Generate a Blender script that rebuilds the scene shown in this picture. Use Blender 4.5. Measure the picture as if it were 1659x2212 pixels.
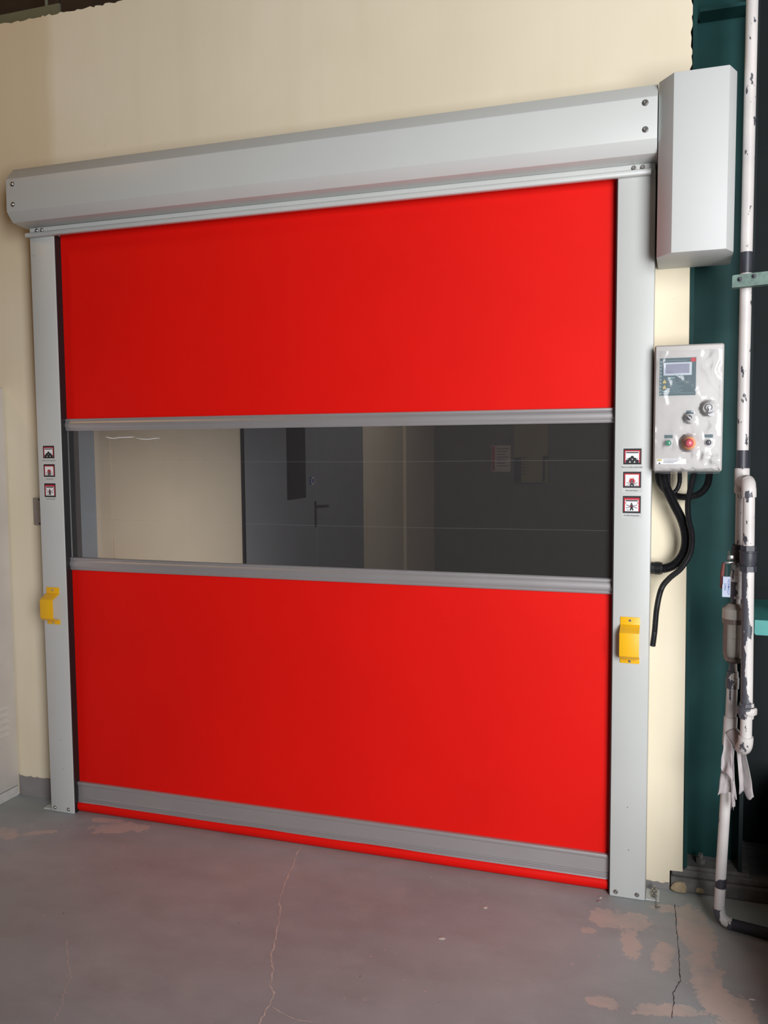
import bpy, bmesh, math, random
from mathutils import Vector, Matrix, noise
random.seed(7)
for o in list(bpy.data.objects): bpy.data.objects.remove(o)
S = bpy.context.scene
COL = S.collection

# ------------------------------------------------------------------ camera
cam = bpy.data.cameras.new('camera'); co = bpy.data.objects.new('camera', cam); COL.objects.link(co)
R = Matrix(((0.947384401840925, -0.016740466282339383, 0.3196600568372011),
            (0.3199957509463224, 0.07478211551850877, -0.9444629979913854),
            (-0.008094104324260692, 0.9970593723481196, 0.07620428785811018)))
co.matrix_world = Matrix.Translation((2.6268, -3.1131, 1.6111)) @ R.to_4x4()
cam.sensor_fit = 'VERTICAL'; cam.sensor_height = 36.0; cam.lens = 36.0 * 1895.69 / 2212
cam.clip_start = 0.05
S.camera = co

# ------------------------------------------------------------------ light
W = bpy.data.worlds.new('overcast'); S.world = W; W.use_nodes = True
W.node_tree.nodes['Background'].inputs[0].default_value = (0.80, 0.90, 1.0, 1)
W.node_tree.nodes['Background'].inputs[1].default_value = 1.0
gl = bpy.data.lights.new('gate_daylight', 'AREA'); gl.shape = 'RECTANGLE'
gl.size = 2.1; gl.size_y = 3.2; gl.energy = 288; gl.color = (0.97, 0.98, 1.0)
go = bpy.data.objects.new('gate_daylight', gl); COL.objects.link(go)
go.location = (4.72, -4.22, 1.95); go.rotation_euler = (math.radians(90), 0, 0)   # shines along +y through the gate
wl = bpy.data.lights.new('corridor_side_fill', 'AREA'); wl.shape = 'RECTANGLE'
wl.size = .9; wl.size_y = .8; wl.energy = 4.2; wl.spread = math.radians(72); wl.color = (1.0, .96, .93)
wo = bpy.data.objects.new('corridor_side_fill', wl); COL.objects.link(wo)
wo.location = (2.43, .80, .50); wo.rotation_euler = (0, math.radians(90), 0)     # unseen low fill added to brighten the corridor's left wall
cl = bpy.data.lights.new('corridor_deep_fill', 'AREA'); cl.shape = 'RECTANGLE'; cl.size = .2; cl.size_y = 1.2; cl.energy = 5; cl.color = (1.0, .93, .88)
clo = bpy.data.objects.new('corridor_deep_fill', cl); COL.objects.link(clo); clo.location = (1.3, 3.6, 2.86)      # unseen fill added to lift the doors and end wall
hl = bpy.data.lights.new('hall_warm_light', 'AREA'); hl.shape = 'DISK'; hl.size = .5; hl.energy = 9.5; hl.color = (1.0, .56, .20)
hlo = bpy.data.objects.new('hall_warm_light', hl); COL.objects.link(hlo); hlo.location = (-1.9, -2.0, 4.4)         # unseen warm light added to tint the wall's upper left
hlo.rotation_euler = (Vector((0.3, .1, 2.6))-Vector((-1.9, -2.0, 4.4))).to_track_quat('-Z', 'Y').to_euler()
S.view_settings.view_transform = 'Standard'; S.view_settings.look = 'None'
S.view_settings.gamma = 1; S.view_settings.use_curve_mapping = False
S.view_settings.exposure = 0.14

# ------------------------------------------------------------------ materials
def lin(c):
    return tuple(((v/255)/12.92 if v/255 <= .04045 else ((v/255+.055)/1.055)**2.4) for v in c) + (1,)
class N:
    def __init__(s, name):
        s.m = bpy.data.materials.new(name); s.m.use_nodes = True; s.t = s.m.node_tree
        s.p = s.t.nodes['Principled BSDF']; s.out = s.t.nodes['Material Output']
    def n(s, typ, ins=None, **kw):
        x = s.t.nodes.new('ShaderNode'+typ)
        for k, v in kw.items(): setattr(x, k, v)
        for k, v in (ins or {}).items():
            if isinstance(v, bpy.types.NodeSocket): s.t.links.new(v, x.inputs[k])
            else: x.inputs[k].default_value = v
        return x
    def l(s, a, b): s.t.links.new(a, b)
    def math(s, op, a, b=0.0, c=0.0): return s.n('Math', {0: a, 1: b, 2: c}, operation=op).outputs[0]
    def mix(s, f, a, b):
        x = s.n('Mix', data_type='RGBA')
        for i, v in ((0, f), (6, a), (7, b)):
            if isinstance(v, bpy.types.NodeSocket): s.l(v, x.inputs[i])
            else: x.inputs[i].default_value = v
        return x.outputs[2]
    def ramp(s, f, a, b):
        return s.n('MapRange', {0: f, 1: a, 2: b}, clamp=True).outputs[0]
    def pos(s): return s.n('NewGeometry').outputs['Position']
    def noise(s, scale, detail=4, rough=.55, vec=None):
        return s.n('TexNoise', {'Vector': vec or s.pos(), 'Scale': scale, 'Detail': detail, 'Roughness': rough}).outputs[0]
    def base(s, c): 
        if isinstance(c, bpy.types.NodeSocket): s.l(c, s.p.inputs['Base Color'])
        else: s.p.inputs['Base Color'].default_value = c
    def bump(s, h, strength=.2, dist=.002):
        b = s.n('Bump', {'Height': h, 'Strength': strength, 'Distance': dist}); s.l(b.outputs[0], s.p.inputs['Normal'])

def plain(name, c, rough=.5, metal=0.0, var=.06, vs=6.0, bump=0.0, bs=80.0, spec=.5):
    k = N(name); c = lin(c); k.p.inputs['Roughness'].default_value = rough; k.p.inputs['Metallic'].default_value = metal
    k.p.inputs['Specular IOR Level'].default_value = spec
    d = tuple(v*(1-var) for v in c[:3])+(1,)
    u = tuple(min(1, v*(1+var*.6)) for v in c[:3])+(1,)
    k.base(k.mix(k.ramp(k.noise(vs), .3, .7), d, u))
    if bump: k.bump(k.noise(bs, 3), bump, .001)
    return k.m

M = {}
# cream plastered wall: faint roller marks, darker patched areas, dim warm light painted in at upper left
k = N('cream_plaster'); k.p.inputs['Roughness'].default_value = .75
b0 = k.mix(k.ramp(k.noise(1.1, 3), .35, .7), lin((229, 216, 189)), lin((237, 226, 202)))
st = k.n('Mapping', {'Vector': k.pos(), 'Scale': (9, 9, .7)}).outputs[0]
b1 = k.mix(k.math('MULTIPLY', k.ramp(k.noise(1.0, 2, vec=st), .5, .8), .22), b0, lin((214, 199, 168)))
b2 = k.mix(k.ramp(k.noise(60, 2), .80, .82), b1, lin((120, 100, 70)))
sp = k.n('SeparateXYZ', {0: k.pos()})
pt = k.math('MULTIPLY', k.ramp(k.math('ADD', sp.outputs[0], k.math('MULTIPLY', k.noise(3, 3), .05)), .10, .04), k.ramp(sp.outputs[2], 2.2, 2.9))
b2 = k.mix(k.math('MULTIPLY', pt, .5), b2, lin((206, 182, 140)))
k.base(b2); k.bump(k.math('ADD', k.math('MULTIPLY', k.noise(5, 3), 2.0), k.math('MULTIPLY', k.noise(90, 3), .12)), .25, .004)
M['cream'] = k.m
# painted concrete floor with worn patches
k = N('worn_floor_paint')
P = k.pos(); flat = k.n('VectorMath', {0: P, 1: (1, 1, 0)}, operation='MULTIPLY').outputs[0]
n_big = k.noise(1.3, 4); n_mid = k.noise(7, 6, .65); n_fine = k.noise(55, 5, .7)
warp = k.n('Mapping', {'Vector': P, 'Rotation': (0, 0, .5), 'Scale': (1.5, 3.0, 1)}).outputs[0]
streak = k.noise(2.0, 5, .6, warp)
c0 = k.mix(k.ramp(n_big, .35, .68), lin((152, 157, 158)), lin((166, 170, 170)))
c1 = k.mix(k.math('MULTIPLY', k.ramp(streak, .46, .74), .45), c0, lin((138, 135, 133)))
c1 = k.mix(k.math('MULTIPLY', k.ramp(n_mid, .5, .75), .35), c1, lin((184, 183, 180)))
patches = [(.394, -.055, .13, .055, .35), (.10, -.20, .10, .018, .55), (-.06, -.26, .09, .06, .2), (.30, -.01, .08, .025, .1),
           (2.42, -.155, .075, .06, -.3), (2.50, -.15, .08, .055, .2), (2.50, -.28, .03, .10, .1), (2.605, -.03, .05, .03, 0),
           (2.60, -.33, .035, .09, -.1), (2.70, -.16, .06, .17, .1), (2.73, -.42, .05, .20, .15), (2.80, -.56, .06, .10, .2), (2.36, -.25, .03, .02, 0),
           (2.67, -.02, .03, .03, 0), (2.44, -.62, .05, .03, 0), (2.62, -.60, .1, .03, .3)]
cur = None
for x, y, rx, ry, a in patches:
    mp = k.n('Mapping', {'Vector': flat, 'Location': (x, y, 0), 'Rotation': (0, 0, a), 'Scale': (rx, ry, 1)}, vector_type='TEXTURE')
    d = k.n('VectorMath', {0: mp.outputs[0]}, operation='LENGTH').outputs['Value']
    cur = d if cur is None else k.math('MINIMUM', cur, d)
dist = k.math('ADD', cur, k.math('MULTIPLY', k.math('SUBTRACT', k.noise(19, 6, .72), .5), 2.6))
pm_ = k.ramp(dist, 1.0, .9)
c2 = k.mix(k.math('MULTIPLY', k.math('MULTIPLY', pm_, k.ramp(n_mid, .2, .55)), .78), c1, k.mix(n_mid, lin((212, 190, 177)), lin((197, 180, 169))))
specks = k.ramp(k.noise(38, 2), .725, .74)
c3 = k.mix(k.math('MULTIPLY', specks, .7), c2, lin((205, 185, 175)))
dsp = k.ramp(k.noise(31, 3, .6, k.n('Mapping', {'Vector': P, 'Location': (7, 3, 1)}).outputs[0]), .745, .77)
c3 = k.mix(k.math('MULTIPLY', dsp, .7), c3, lin((70, 60, 60)))
k.base(c3)
k.l(k.math('ADD', .42, k.math('MULTIPLY', n_mid, .25)), k.p.inputs['Roughness'])
k.bump(k.math('SUBTRACT', k.math('ADD', k.math('MULTIPLY', n_fine, .4), k.math('MULTIPLY', n_mid, .8)), k.math('MULTIPLY', pm_, .4)), .22, .004)
M['floor'] = k.m

def peel(name, scale, thr, paint=(214, 208, 205), under=(84, 84, 92), side=0.0):
    k = N(name); k.p.inputs['Roughness'].default_value = .45
    st = k.n('Mapping', {'Vector': k.pos(), 'Scale': (1.3, 1.3, .55)}).outputs[0]
    nz = k.math('ADD', k.noise(scale, 4, .6, st), k.math('MULTIPLY', k.math('SUBTRACT', k.noise(7, 2), .5), .18))
    if side:
        nx = k.n('SeparateXYZ', {0: k.n('NewGeometry').outputs['Normal']}).outputs[0]
        nz = k.math('SUBTRACT', nz, k.math('MULTIPLY', nx, side))
    m_ = k.ramp(nz, thr, thr+.008)
    rim = k.ramp(nz, thr-.02, thr)
    c = k.mix(k.ramp(k.noise(8, 3), .3, .7), lin(paint), lin(tuple(v*.93 for v in paint)))
    c = k.mix(k.math('MULTIPLY', rim, .35), c, lin((130, 120, 115)))
    k.base(k.mix(m_, c, k.mix(k.noise(40), lin(under), lin(tuple(v*.8 for v in under)))))
    k.bump(k.math('MULTIPLY', m_, -1.0), .5, .001)
    return k.m
M['pipe_white'] = peel('peeling_white_paint', 36, .645)
M['pipe_worn'] = peel('badly_peeled_white_paint', 26, .50, side=.20)
M['pipe_half'] = peel('half_peeled_white_paint', 30, .60, side=.04)
M['grey_paint'] = plain('light_grey_powder_coat', (200, 202, 199), .38, 0, .03, 3, .08, 300)
M['cover_paint'] = plain('satin_grey_powder_coat', (198, 200, 198), .5, 0, .03, 3, .05, 300)
M['red'] = plain('red_pvc_fabric', (232, 16, 6), .58, 0, .05, 2.0, .15, 500, .22)
M['alu'] = plain('brushed_aluminium', (190, 186, 187), .42, .6, .05, 3)
M['steel'] = plain('zinc_steel', (175, 172, 168), .3, .9, .1, 40)
M['black'] = plain('black_rubber', (26, 25, 27), .55, 0, .15)
M['conduit'] = plain('black_corrugated_plastic', (22, 22, 26), .38, 0, .1)
M['yellow'] = plain('yellow_powder_coat', (246, 186, 18), .42, 0, .04, 5)
M['green'] = plain('dark_green_column_paint', (28, 64, 63), .5, 0, .3, 3.0, .12, 60, .15)
M['green_dark'] = plain('shade_darkened_green_paint', (25, 33, 35), .7, 0, .2, 3, 0, 80, .25)  # shade of the recess and far flange put into the green
M['teal'] = plain('teal_machine_paint', (72, 150, 145), .5, 0, .12, 20)
M['clamp'] = plain('weathered_green_paint', (98, 122, 112), .55, 0, .35, 45, .3, 90)
M['concrete'] = plain('dirty_concrete', (112, 108, 106), .85, 0, .3, 22, .5, 60)
M['rubble'] = plain('tan_mortar', (170, 150, 120), .9, 0, .2, 40, .5, 90)
M['skirt'] = plain('grey_skirting_paint', (138, 133, 132), .55, 0, .12, 9, .2, 40)
M['cabinet'] = plain('off_white_cabinet_paint', (206, 199, 193), .45, 0, .07, 6)
M['cabinet_base'] = plain('pale_cabinet_plinth_paint', (200, 198, 194), .5, 0, .12, 20)
M['box'] = plain('beige_grey_enclosure_paint', (196, 192, 188), .45, 0, .04, 8)
M['panel_green'] = plain('grey_green_panel_print', (64, 92, 98), .45, 0, .08, 20)
M['screen'] = plain('lcd_glass', (150, 152, 168), .15, 0, .08, 30)
M['screen_rim'] = plain('screen_bezel', (190, 198, 206), .3)
M['white'] = plain('white_print', (232, 232, 232), .5, 0, .02)
M['ink'] = plain('black_print', (22, 20, 26), .5)
M['ink_red'] = plain('red_print', (190, 28, 48), .5)
M['ink_grey'] = plain('grey_print', (92, 92, 98), .5)
M['ink_blue'] = plain('blue_ink', (50, 80, 150), .5)
M['ink_pale'] = plain('pale_print', (150, 172, 176), .5)
M['ink_yellow'] = plain('yellow_print', (226, 196, 110), .5)
M['label_yellow'] = plain('olive_yellow_print', (190, 178, 90), .5)
M['btn_green'] = plain('green_button', (30, 130, 95), .35)
M['btn_red'] = plain('red_mushroom_button', (198, 40, 62), .4)
M['collar'] = plain('orange_yellow_collar', (236, 150, 70), .45)
M['btn_black'] = plain('black_button', (30, 30, 40), .35)
M['chrome'] = plain('satin_chrome', (188, 188, 190), .35, .9)
M['rag'] = plain('dusty_grey_cloth', (176, 168, 168), .95, 0, .2, 25, .4, 200)
M['dark_metal'] = plain('dark_pvc_fitting', (56, 56, 64), .45, 0, .12, 30)
M['bowl'] = plain('cloudy_filter_bowl', (168, 160, 152), .3, .2, .12, 14)
M['guard'] = plain('brownish_steel_guard', (112, 98, 92), .45, .3, .15, 20)
M['handle_red'] = plain('faded_red_sleeve', (105, 52, 46), .6)
M['tag'] = plain('plastic_tag', (178, 186, 206), .4, 0, .04)
M['brown'] = plain('dark_brown_panel', (58, 44, 32), .8, 0, .2, 3)
M['beam'] = plain('grey_green_beam_paint', (112, 114, 92), .6, 0, .15, 6)
M['hall'] = plain('warm_bounce_hall_wall', (80, 50, 22), .9, 0, .15, 1)  # unseen walls; brown chosen to tint their bounced light warm
M['ceiling'] = plain('dark_roof_sheet', (60, 55, 48), .9)
M['jamb'] = plain('blue_grey_jamb_paint', (150, 164, 172), .5)
M['door_grey'] = plain('grey_door_paint', (132, 136, 140), .5, 0, .05)
M['door_glass'] = plain('dark_door_glass', (20, 15, 17), .12)
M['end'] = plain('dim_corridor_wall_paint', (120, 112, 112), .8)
M['paper'] = plain('notice_paper', (215, 205, 200), .8)
M['board'] = plain('olive_board', (150, 140, 104), .8)
M['crack'] = plain('pale_crack_dust', (204, 190, 180), .95, 0, .2, 60)
M['crack_dark'] = plain('dark_joint', (52, 46, 44), .95)
M['chip'] = plain('pale_chip', (205, 198, 188), .8)
M['switch'] = plain('beige_switch_plastic', (150, 138, 128), .45)
M['gate'] = plain('gate_frame_steel', (80, 84, 84), .6)

k = N('clear_pvc_film')
tr = k.n('BsdfTransparent', {'Color': (.95, .945, .95, 1)}); gs = k.n('BsdfGlossy', {'Color': (.9, .9, .9, 1), 'Roughness': .06})
k.bump(k.noise(9, 2), .05, .002)
bm_ = k.t.nodes['Bump']; k.l(bm_.outputs[0], gs.inputs['Normal'])
hz = k.n('BsdfDiffuse', {'Color': (.8, .78, .78, 1)}); tr = k.n('MixShader', {0: .019, 1: tr.outputs[0], 2: hz.outputs[0]})
fr = k.n('Fresnel', {'IOR': 1.42})
mx = k.n('MixShader', {0: fr.outputs[0], 1: tr.outputs[0], 2: gs.outputs[0]}); k.l(mx.outputs[0], k.out.inputs['Surface'])
M['film'] = k.m
k = N('film_fold')
tr = k.n('BsdfTransparent'); gs = k.n('BsdfDiffuse', {'Color': (.6, .6, .62, 1)})
mx = k.n('MixShader', {0: .06, 1: tr.outputs[0], 2: gs.outputs[0]}); k.l(mx.outputs[0], k.out.inputs['Surface'])
M['fold'] = k.m
M['glint'] = plain('crease_glare_white', (250, 250, 252), .3)  # white glare on the film's raised creases, put into the colour
k = N('crinkled_plastic_wrap')
tr = k.n('BsdfTransparent', {'Color': (.96, .96, .97, 1)}); gs = k.n('BsdfGlossy', {'Color': (1, 1, 1, 1), 'Roughness': .14})
df = k.n('BsdfDiffuse', {'Color': (.85, .85, .87, 1)})
k.bump(k.n('TexVoronoi', {'Vector': k.pos(), 'Scale': 45.0}, feature='SMOOTH_F1').outputs[0], .5, .004)
bb = k.t.nodes['Bump']; k.l(bb.outputs[0], gs.inputs['Normal'])
m1 = k.n('MixShader', {0: .07, 1: tr.outputs[0], 2: df.outputs[0]})
fr = k.n('Fresnel', {'IOR': 1.42}); k.l(bb.outputs[0], fr.inputs['Normal'])
m2 = k.n('MixShader', {0: fr.outputs[0], 1: m1.outputs[0], 2: gs.outputs[0]}); k.l(m2.outputs[0], k.out.inputs['Surface'])
M['wrap'] = k.m

# ------------------------------------------------------------------ mesh helpers
def B(): return bmesh.new()
def box(bm, x0, x1, y0, y1, z0, z1, bev=0, seg=2, mat=0):
    r = bmesh.ops.create_cube(bm, size=1.0)
    bmesh.ops.scale(bm, vec=(x1-x0, y1-y0, z1-z0), verts=r['verts'])
    bmesh.ops.translate(bm, vec=((x0+x1)/2, (y0+y1)/2, (z0+z1)/2), verts=r['verts'])
    fs = {f for v in r['verts'] for f in v.link_faces}
    for f in fs: f.material_index = mat
    if bev:
        es = list({e for v in r['verts'] for e in v.link_edges})
        q = bmesh.ops.bevel(bm, geom=es, offset=bev, segments=seg, affect='EDGES', profile=.5)
        for f in q['faces']: f.material_index = mat
    return bm
def prism(bm, pts, axis, a, b, mat=0, bev=0):
    def mk(p, t):
        return {'x': (t, p[0], p[1]), 'y': (p[0], t, p[1]), 'z': (p[0], p[1], t)}[axis]
    va = [bm.verts.new(mk(p, a)) for p in pts]; vb = [bm.verts.new(mk(p, b)) for p in pts]
    fs = [bm.faces.new(va), bm.faces.new(vb[::-1])]
    for i in range(len(pts)):
        j = (i+1) % len(pts); fs.append(bm.faces.new((va[j], va[i], vb[i], vb[j])))
    for f in fs: f.material_index = mat
    bmesh.ops.recalc_face_normals(bm, faces=fs)
    if bev:
        es = list({e for f in fs for e in f.edges})
        bmesh.ops.bevel(bm, geom=es, offset=bev, segments=2, affect='EDGES', profile=.5)
    return bm
def tube(bm, pts, rad, seg=14, mat=0, cap=True, phase=0.0):
    pts = [Vector(p) for p in pts]; n = len(pts)
    if not hasattr(rad, '__len__'): rad = [rad]*n
    t0 = (pts[1]-pts[0]).normalized(); up = Vector((0, 0, 1)) if abs(t0.z) < .9 else Vector((1, 0, 0))
    u = t0.cross(up).normalized(); rings = []
    for i in range(n):
        a = pts[max(0, i-1)]; b = pts[min(n-1, i+1)]
        t = (b-a)
        t = t.normalized() if t.length > 1e-9 else t0
        u = (u - t*u.dot(t)).normalized(); v = t.cross(u)
        rings.append([bm.verts.new(pts[i]+(u*math.cos(phase+2*math.pi*s/seg)+v*math.sin(phase+2*math.pi*s/seg))*rad[i]) for s in range(seg)])
    for i in range(n-1):
        for s in range(seg):
            f = bm.faces.new((rings[i][s], rings[i][(s+1) % seg], rings[i+1][(s+1) % seg], rings[i+1][s])); f.material_index = mat
    if cap:
        for r in (rings[0][::-1], rings[-1]):
            f = bm.faces.new(r); f.material_index = mat
    return bm
def lathe(bm, o, d, prof, seg=16, mat=0, phase=0.0):      # prof: (distance along d, radius)
    o = Vector(o); d = Vector(d).normalized()
    up = Vector((0, 0, 1)) if abs(d.z) < .9 else Vector((1, 0, 0))
    u = d.cross(up).normalized(); v = d.cross(u); rings = []
    for t, r in prof:
        rings.append([bm.verts.new(o+d*t+(u*math.cos(phase+2*math.pi*s/seg)+v*math.sin(phase+2*math.pi*s/seg))*max(r, 1e-4)) for s in range(seg)])
    fs = []
    for i in range(len(prof)-1):
        for s in range(seg):
            fs.append(bm.faces.new((rings[i][s], rings[i][(s+1) % seg], rings[i+1][(s+1) % seg], rings[i+1][s])))
    fs.append(bm.faces.new(rings[0][::-1])); fs.append(bm.faces.new(rings[-1]))
    for f in fs: f.material_index = mat
    bmesh.ops.recalc_face_normals(bm, faces=fs)
    return bm
def poly(bm, pts, mat=0):
    f = bm.faces.new([bm.verts.new(p) for p in pts]); f.material_index = mat; return f
def spline(pts, step=.003):
    pts = [Vector(p) for p in pts]; P_ = [pts[0]*2-pts[1]]+pts+[pts[-1]*2-pts[-2]]; out = []
    for i in range(1, len(P_)-2):
        a, b, c, d = P_[i-1:i+3]; m = max(2, int((c-b).length/step))
        for j in range(m):
            t = j/m
            out.append(.5*((2*b)+(-a+c)*t+(2*a-5*b+4*c-d)*t*t+(-a+3*b-3*c+d)*t**3))
    out.append(pts[-1]); return out

def root_loc(o):
    v = Vector((0, 0, 0))
    while o is not None: v += o.location; o = o.parent
    return v
def obj(name, bm, mats, parent=None, smooth=None, base=None):
    if not isinstance(mats, (list, tuple)): mats = [mats]
    off = root_loc(parent) if parent else Vector(base or (0, 0, 0))
    bmesh.ops.translate(bm, vec=-off, verts=bm.verts)
    me = bpy.data.meshes.new(name); bm.to_mesh(me); bm.free()
    for m in mats: me.materials.append(M[m] if isinstance(m, str) else m)
    if smooth is not None:
        for p in me.polygons: p.use_smooth = True
        me.set_sharp_from_angle(angle=math.radians(smooth))
    o = bpy.data.objects.new(name, me); COL.objects.link(o)
    if parent: o.parent = parent
    else: o.location = off
    return o
def tag(o, label, cat, group=None, kind=None):
    if label: o['label'] = label
    if cat: o['category'] = cat
    if group: o['group'] = group
    if kind: o['kind'] = kind
    return o
def thing(name, label, cat, loc, group=None, kind=None):
    o = bpy.data.objects.new(name, None); COL.objects.link(o); o.location = loc; o.empty_display_size = .1
    return tag(o, label, cat, group, kind)
def struct(name, bm, m, label=None, parent=None, smooth=None):
    o = obj(name, bm, m, parent, smooth)
    if not parent:
        o['kind'] = 'structure'
        if label: o['label'] = label
    return o
def text(body, size, x, y, z, mat, parent, align='CENTER', rotz90=False, plane='y', name='lettering', stretch=1.0):
    cu = bpy.data.curves.new('t', 'FONT'); cu.body = body; cu.size = size; cu.align_x = align; cu.align_y = 'CENTER'
    cu.resolution_u = 2; cu.offset = size*.008
    o = bpy.data.objects.new('t', cu); COL.objects.link(o)
    me = bpy.data.meshes.new_from_object(o.evaluated_get(bpy.context.evaluated_depsgraph_get()))
    bpy.data.objects.remove(o); bpy.data.curves.remove(cu)
    bm = B(); bm.from_mesh(me); bpy.data.meshes.remove(me)
    for v in bm.verts:
        a, b = v.co.x*stretch, v.co.y
        if rotz90: a, b = b, -a
        v.co = Vector((x+a, y, z+b)) if plane == 'y' else Vector((y, x+a, z+b))
    return obj(name, bm, mat, parent)
def bolt(bm, x, y, z, r=.0075, mat=0):      # domed screw head with washer, facing -y
    lathe(bm, (x, y, z), (0, -1, 0), [(0, r*1.35), (r*.18, r*1.35), (r*.2, r), (r*.55, r*.95), (r*.8, r*.7), (r*.8, r*.38), (r*.45, r*.36)], 14, mat)
    return bm

# ================================================================== the setting
WX0, WB, WF = -4.0, .225, .115       # hall wall: back and front face in y
struct('floor', box(B(), -4.1, 6.1, -4.8, 6.2, -.12, 0), 'floor', 'worn grey painted concrete floor with pinkish bare patches')
def crack(name, pts, w, mat, jit=.0038, sub=6):
    q = []
    for (a, b) in zip(pts[:-1], pts[1:]):
        for i in range(sub):
            t = i/sub; q.append(Vector((a[0]+(b[0]-a[0])*t+random.uniform(-jit, jit), a[1]+(b[1]-a[1])*t+random.uniform(-jit, jit)*.6, 0)))
    q.append(Vector((*pts[-1], 0)))
    bm = B(); L, Rr = [], []
    for i, p in enumerate(q):
        d = (q[min(i+1, len(q)-1)]-q[max(i-1, 0)]).normalized(); s = Vector((-d.y, d.x, 0)); ww = w*random.uniform(.25, 1.0)
        L.append(bm.verts.new((p+s*ww)+Vector((0, 0, .0006)))); Rr.append(bm.verts.new((p-s*ww)+Vector((0, 0, .0006))))
    for i in range(len(q)-1): bm.faces.new((L[i], Rr[i], Rr[i+1], L[i+1]))
    return obj(name, bm, mat, bpy.data.objects['floor'])
C1 = [(1.204, .014), (1.219, -.064), (1.246, -.175), (1.269, -.278), (1.3, -.39), (1.323, -.431), (1.358, -.515), (1.389, -.594), (1.422, -.707), (1.456, -.761), (1.483, -.839), (1.518, -.874), (1.527, -.939), (1.536, -1.015)]
crack('crack', C1, .0032, 'crack')
crack('crack', [(1.54, -.935), (1.596, -.96), (1.641, -.966), (1.693, -.954)], .002, 'crack')
crack('crack', [(.744, -.83), (.842, -.947), (.891, -.994), (.916, -1.058), (.953, -1.114), (.98, -1.181)], .0018, 'crack')
crack('floor_joint', [(2.633, .006), (2.636, -.103), (2.641, -.19), (2.646, -.299), (2.649, -.376), (2.651, -.449), (2.641, -.476), (2.631, -.514), (2.634, -.558), (2.629, -.635)], .0016, 'crack_dark', .002)

def edge_x(z): return 2.657-(.018)*z/2.936      # right end of the plastered wall
bm = B()
tops = []
x = WX0
while x < 2.60: tops.append((x, 3.447-.004*x+random.uniform(-.005, .004))); x += random.uniform(.006, .022) if -.4 < x < .7 else .15
right = []
z = 3.42
while z > 2.62: right.append((edge_x(z)+random.uniform(-.006, .004)-(.012 if 2.72 < z < 2.86 else 0), z)); z -= random.uniform(.012, .03)
prism(bm, [(WX0, 0), (.115, 0), (.115, 2.53)]+[(.115, 2.53), (2.415, 2.53), (2.415, 0)][1:]+[(2.613, 0), (2.613, .07), (2.657, .072)]+right[::-1]+tops[::-1], 'y', WF, WB)
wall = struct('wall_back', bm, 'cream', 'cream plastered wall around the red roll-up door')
# grey painted skirting with a ragged top edge
bm = B(); q = [(-.268, 0)]; x = -.001
while x > -.268: q.append((x, .092+random.uniform(-.004, .004))); x -= .012
q.append((-.268, .098)); q.insert(1, (-.001, 0))
struct('baseboard_left', prism(bm, q, 'y', .111, WF), 'skirt', 'grey painted skirting strip at foot of cream wall beside left post')
bm = B(); q = [(2.534, 0), (2.612, 0)]; x = 2.612
while x > 2.534: q.append((x, .022+random.uniform(-.003, .003))); x -= .006
struct('baseboard_right', prism(bm, q, 'y', .112, WF), 'skirt', 'thin dirty grey skirting at foot of cream wall beside right post')
# hall shell: the gate the daylight comes through stands behind and to the right of the camera
bm = B(); box(bm, -4.1, 3.62, -4.40, -4.25, 0, 5.2); box(bm, 5.82, 6.1, -4.40, -4.25, 0, 5.2); box(bm, 3.62, 5.82, -4.40, -4.25, 3.58, 5.2)
struct('wall_front', bm, 'hall', 'warm brown hall wall with an open gate, behind the viewer')
struct('wall_left', box(B(), -4.2, -4.0, -4.8, 6.2, 0, 5.2), 'hall', 'warm brown left wall of the hall')
struct('wall_right', box(B(), 6.0, 6.2, -4.8, 1.0, 0, 5.2), 'hall', 'warm brown right wall of the hall')
struct('ceiling', box(B(), -4.2, 6.2, -4.8, 1.0, 5.2, 5.3), 'ceiling', 'dark roof of the hall')
bm = B(); box(bm, 3.56, 3.62, -4.27, -4.21, 0, 3.64); box(bm, 5.82, 5.88, -4.27, -4.21, 0, 3.64); box(bm, 3.56, 5.88, -4.27, -4.21, 3.58, 3.64)
struct('trim_1', bm, 'gate', 'steel frame of the open gate')
# what shows above the wall top
up = thing('wall_upper', 'dark brown panels above the cream wall', None, (0, .62, 3.3), kind='structure')
for i in range(12):
    x0 = -4.0+i*.62
    obj('panel', box(B(), x0+.004, x0+.616, .60, .66, 3.25, 5.2, .004), 'brown', up)
bm = B(); box(bm, -4.0, -.075, .34, .352, 3.40, 3.617); box(bm, -4.0, -.075, .352, .52, 3.40, 3.412)
tag(obj('steel_beam', bm, 'beam', base=(-1, .34, 3.4)), 'grey-green steel beam showing above the wall top at upper left', 'beam')
bm = tube(B(), [(-.20, .41, 3.42), (-.20, .41, 5.19)], .008, 10)
tag(obj('thin_conduit', bm, 'beam', smooth=40, base=(-.20, .41, 3.42)), 'thin upright conduit behind the grey-green beam', 'conduit')
struct('wall_recess', box(B(), 2.61, 6.0, .44, .50, 0, 5.2), 'green_dark', 'green panel darkened in colour for the recess shade right of the column')

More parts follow.
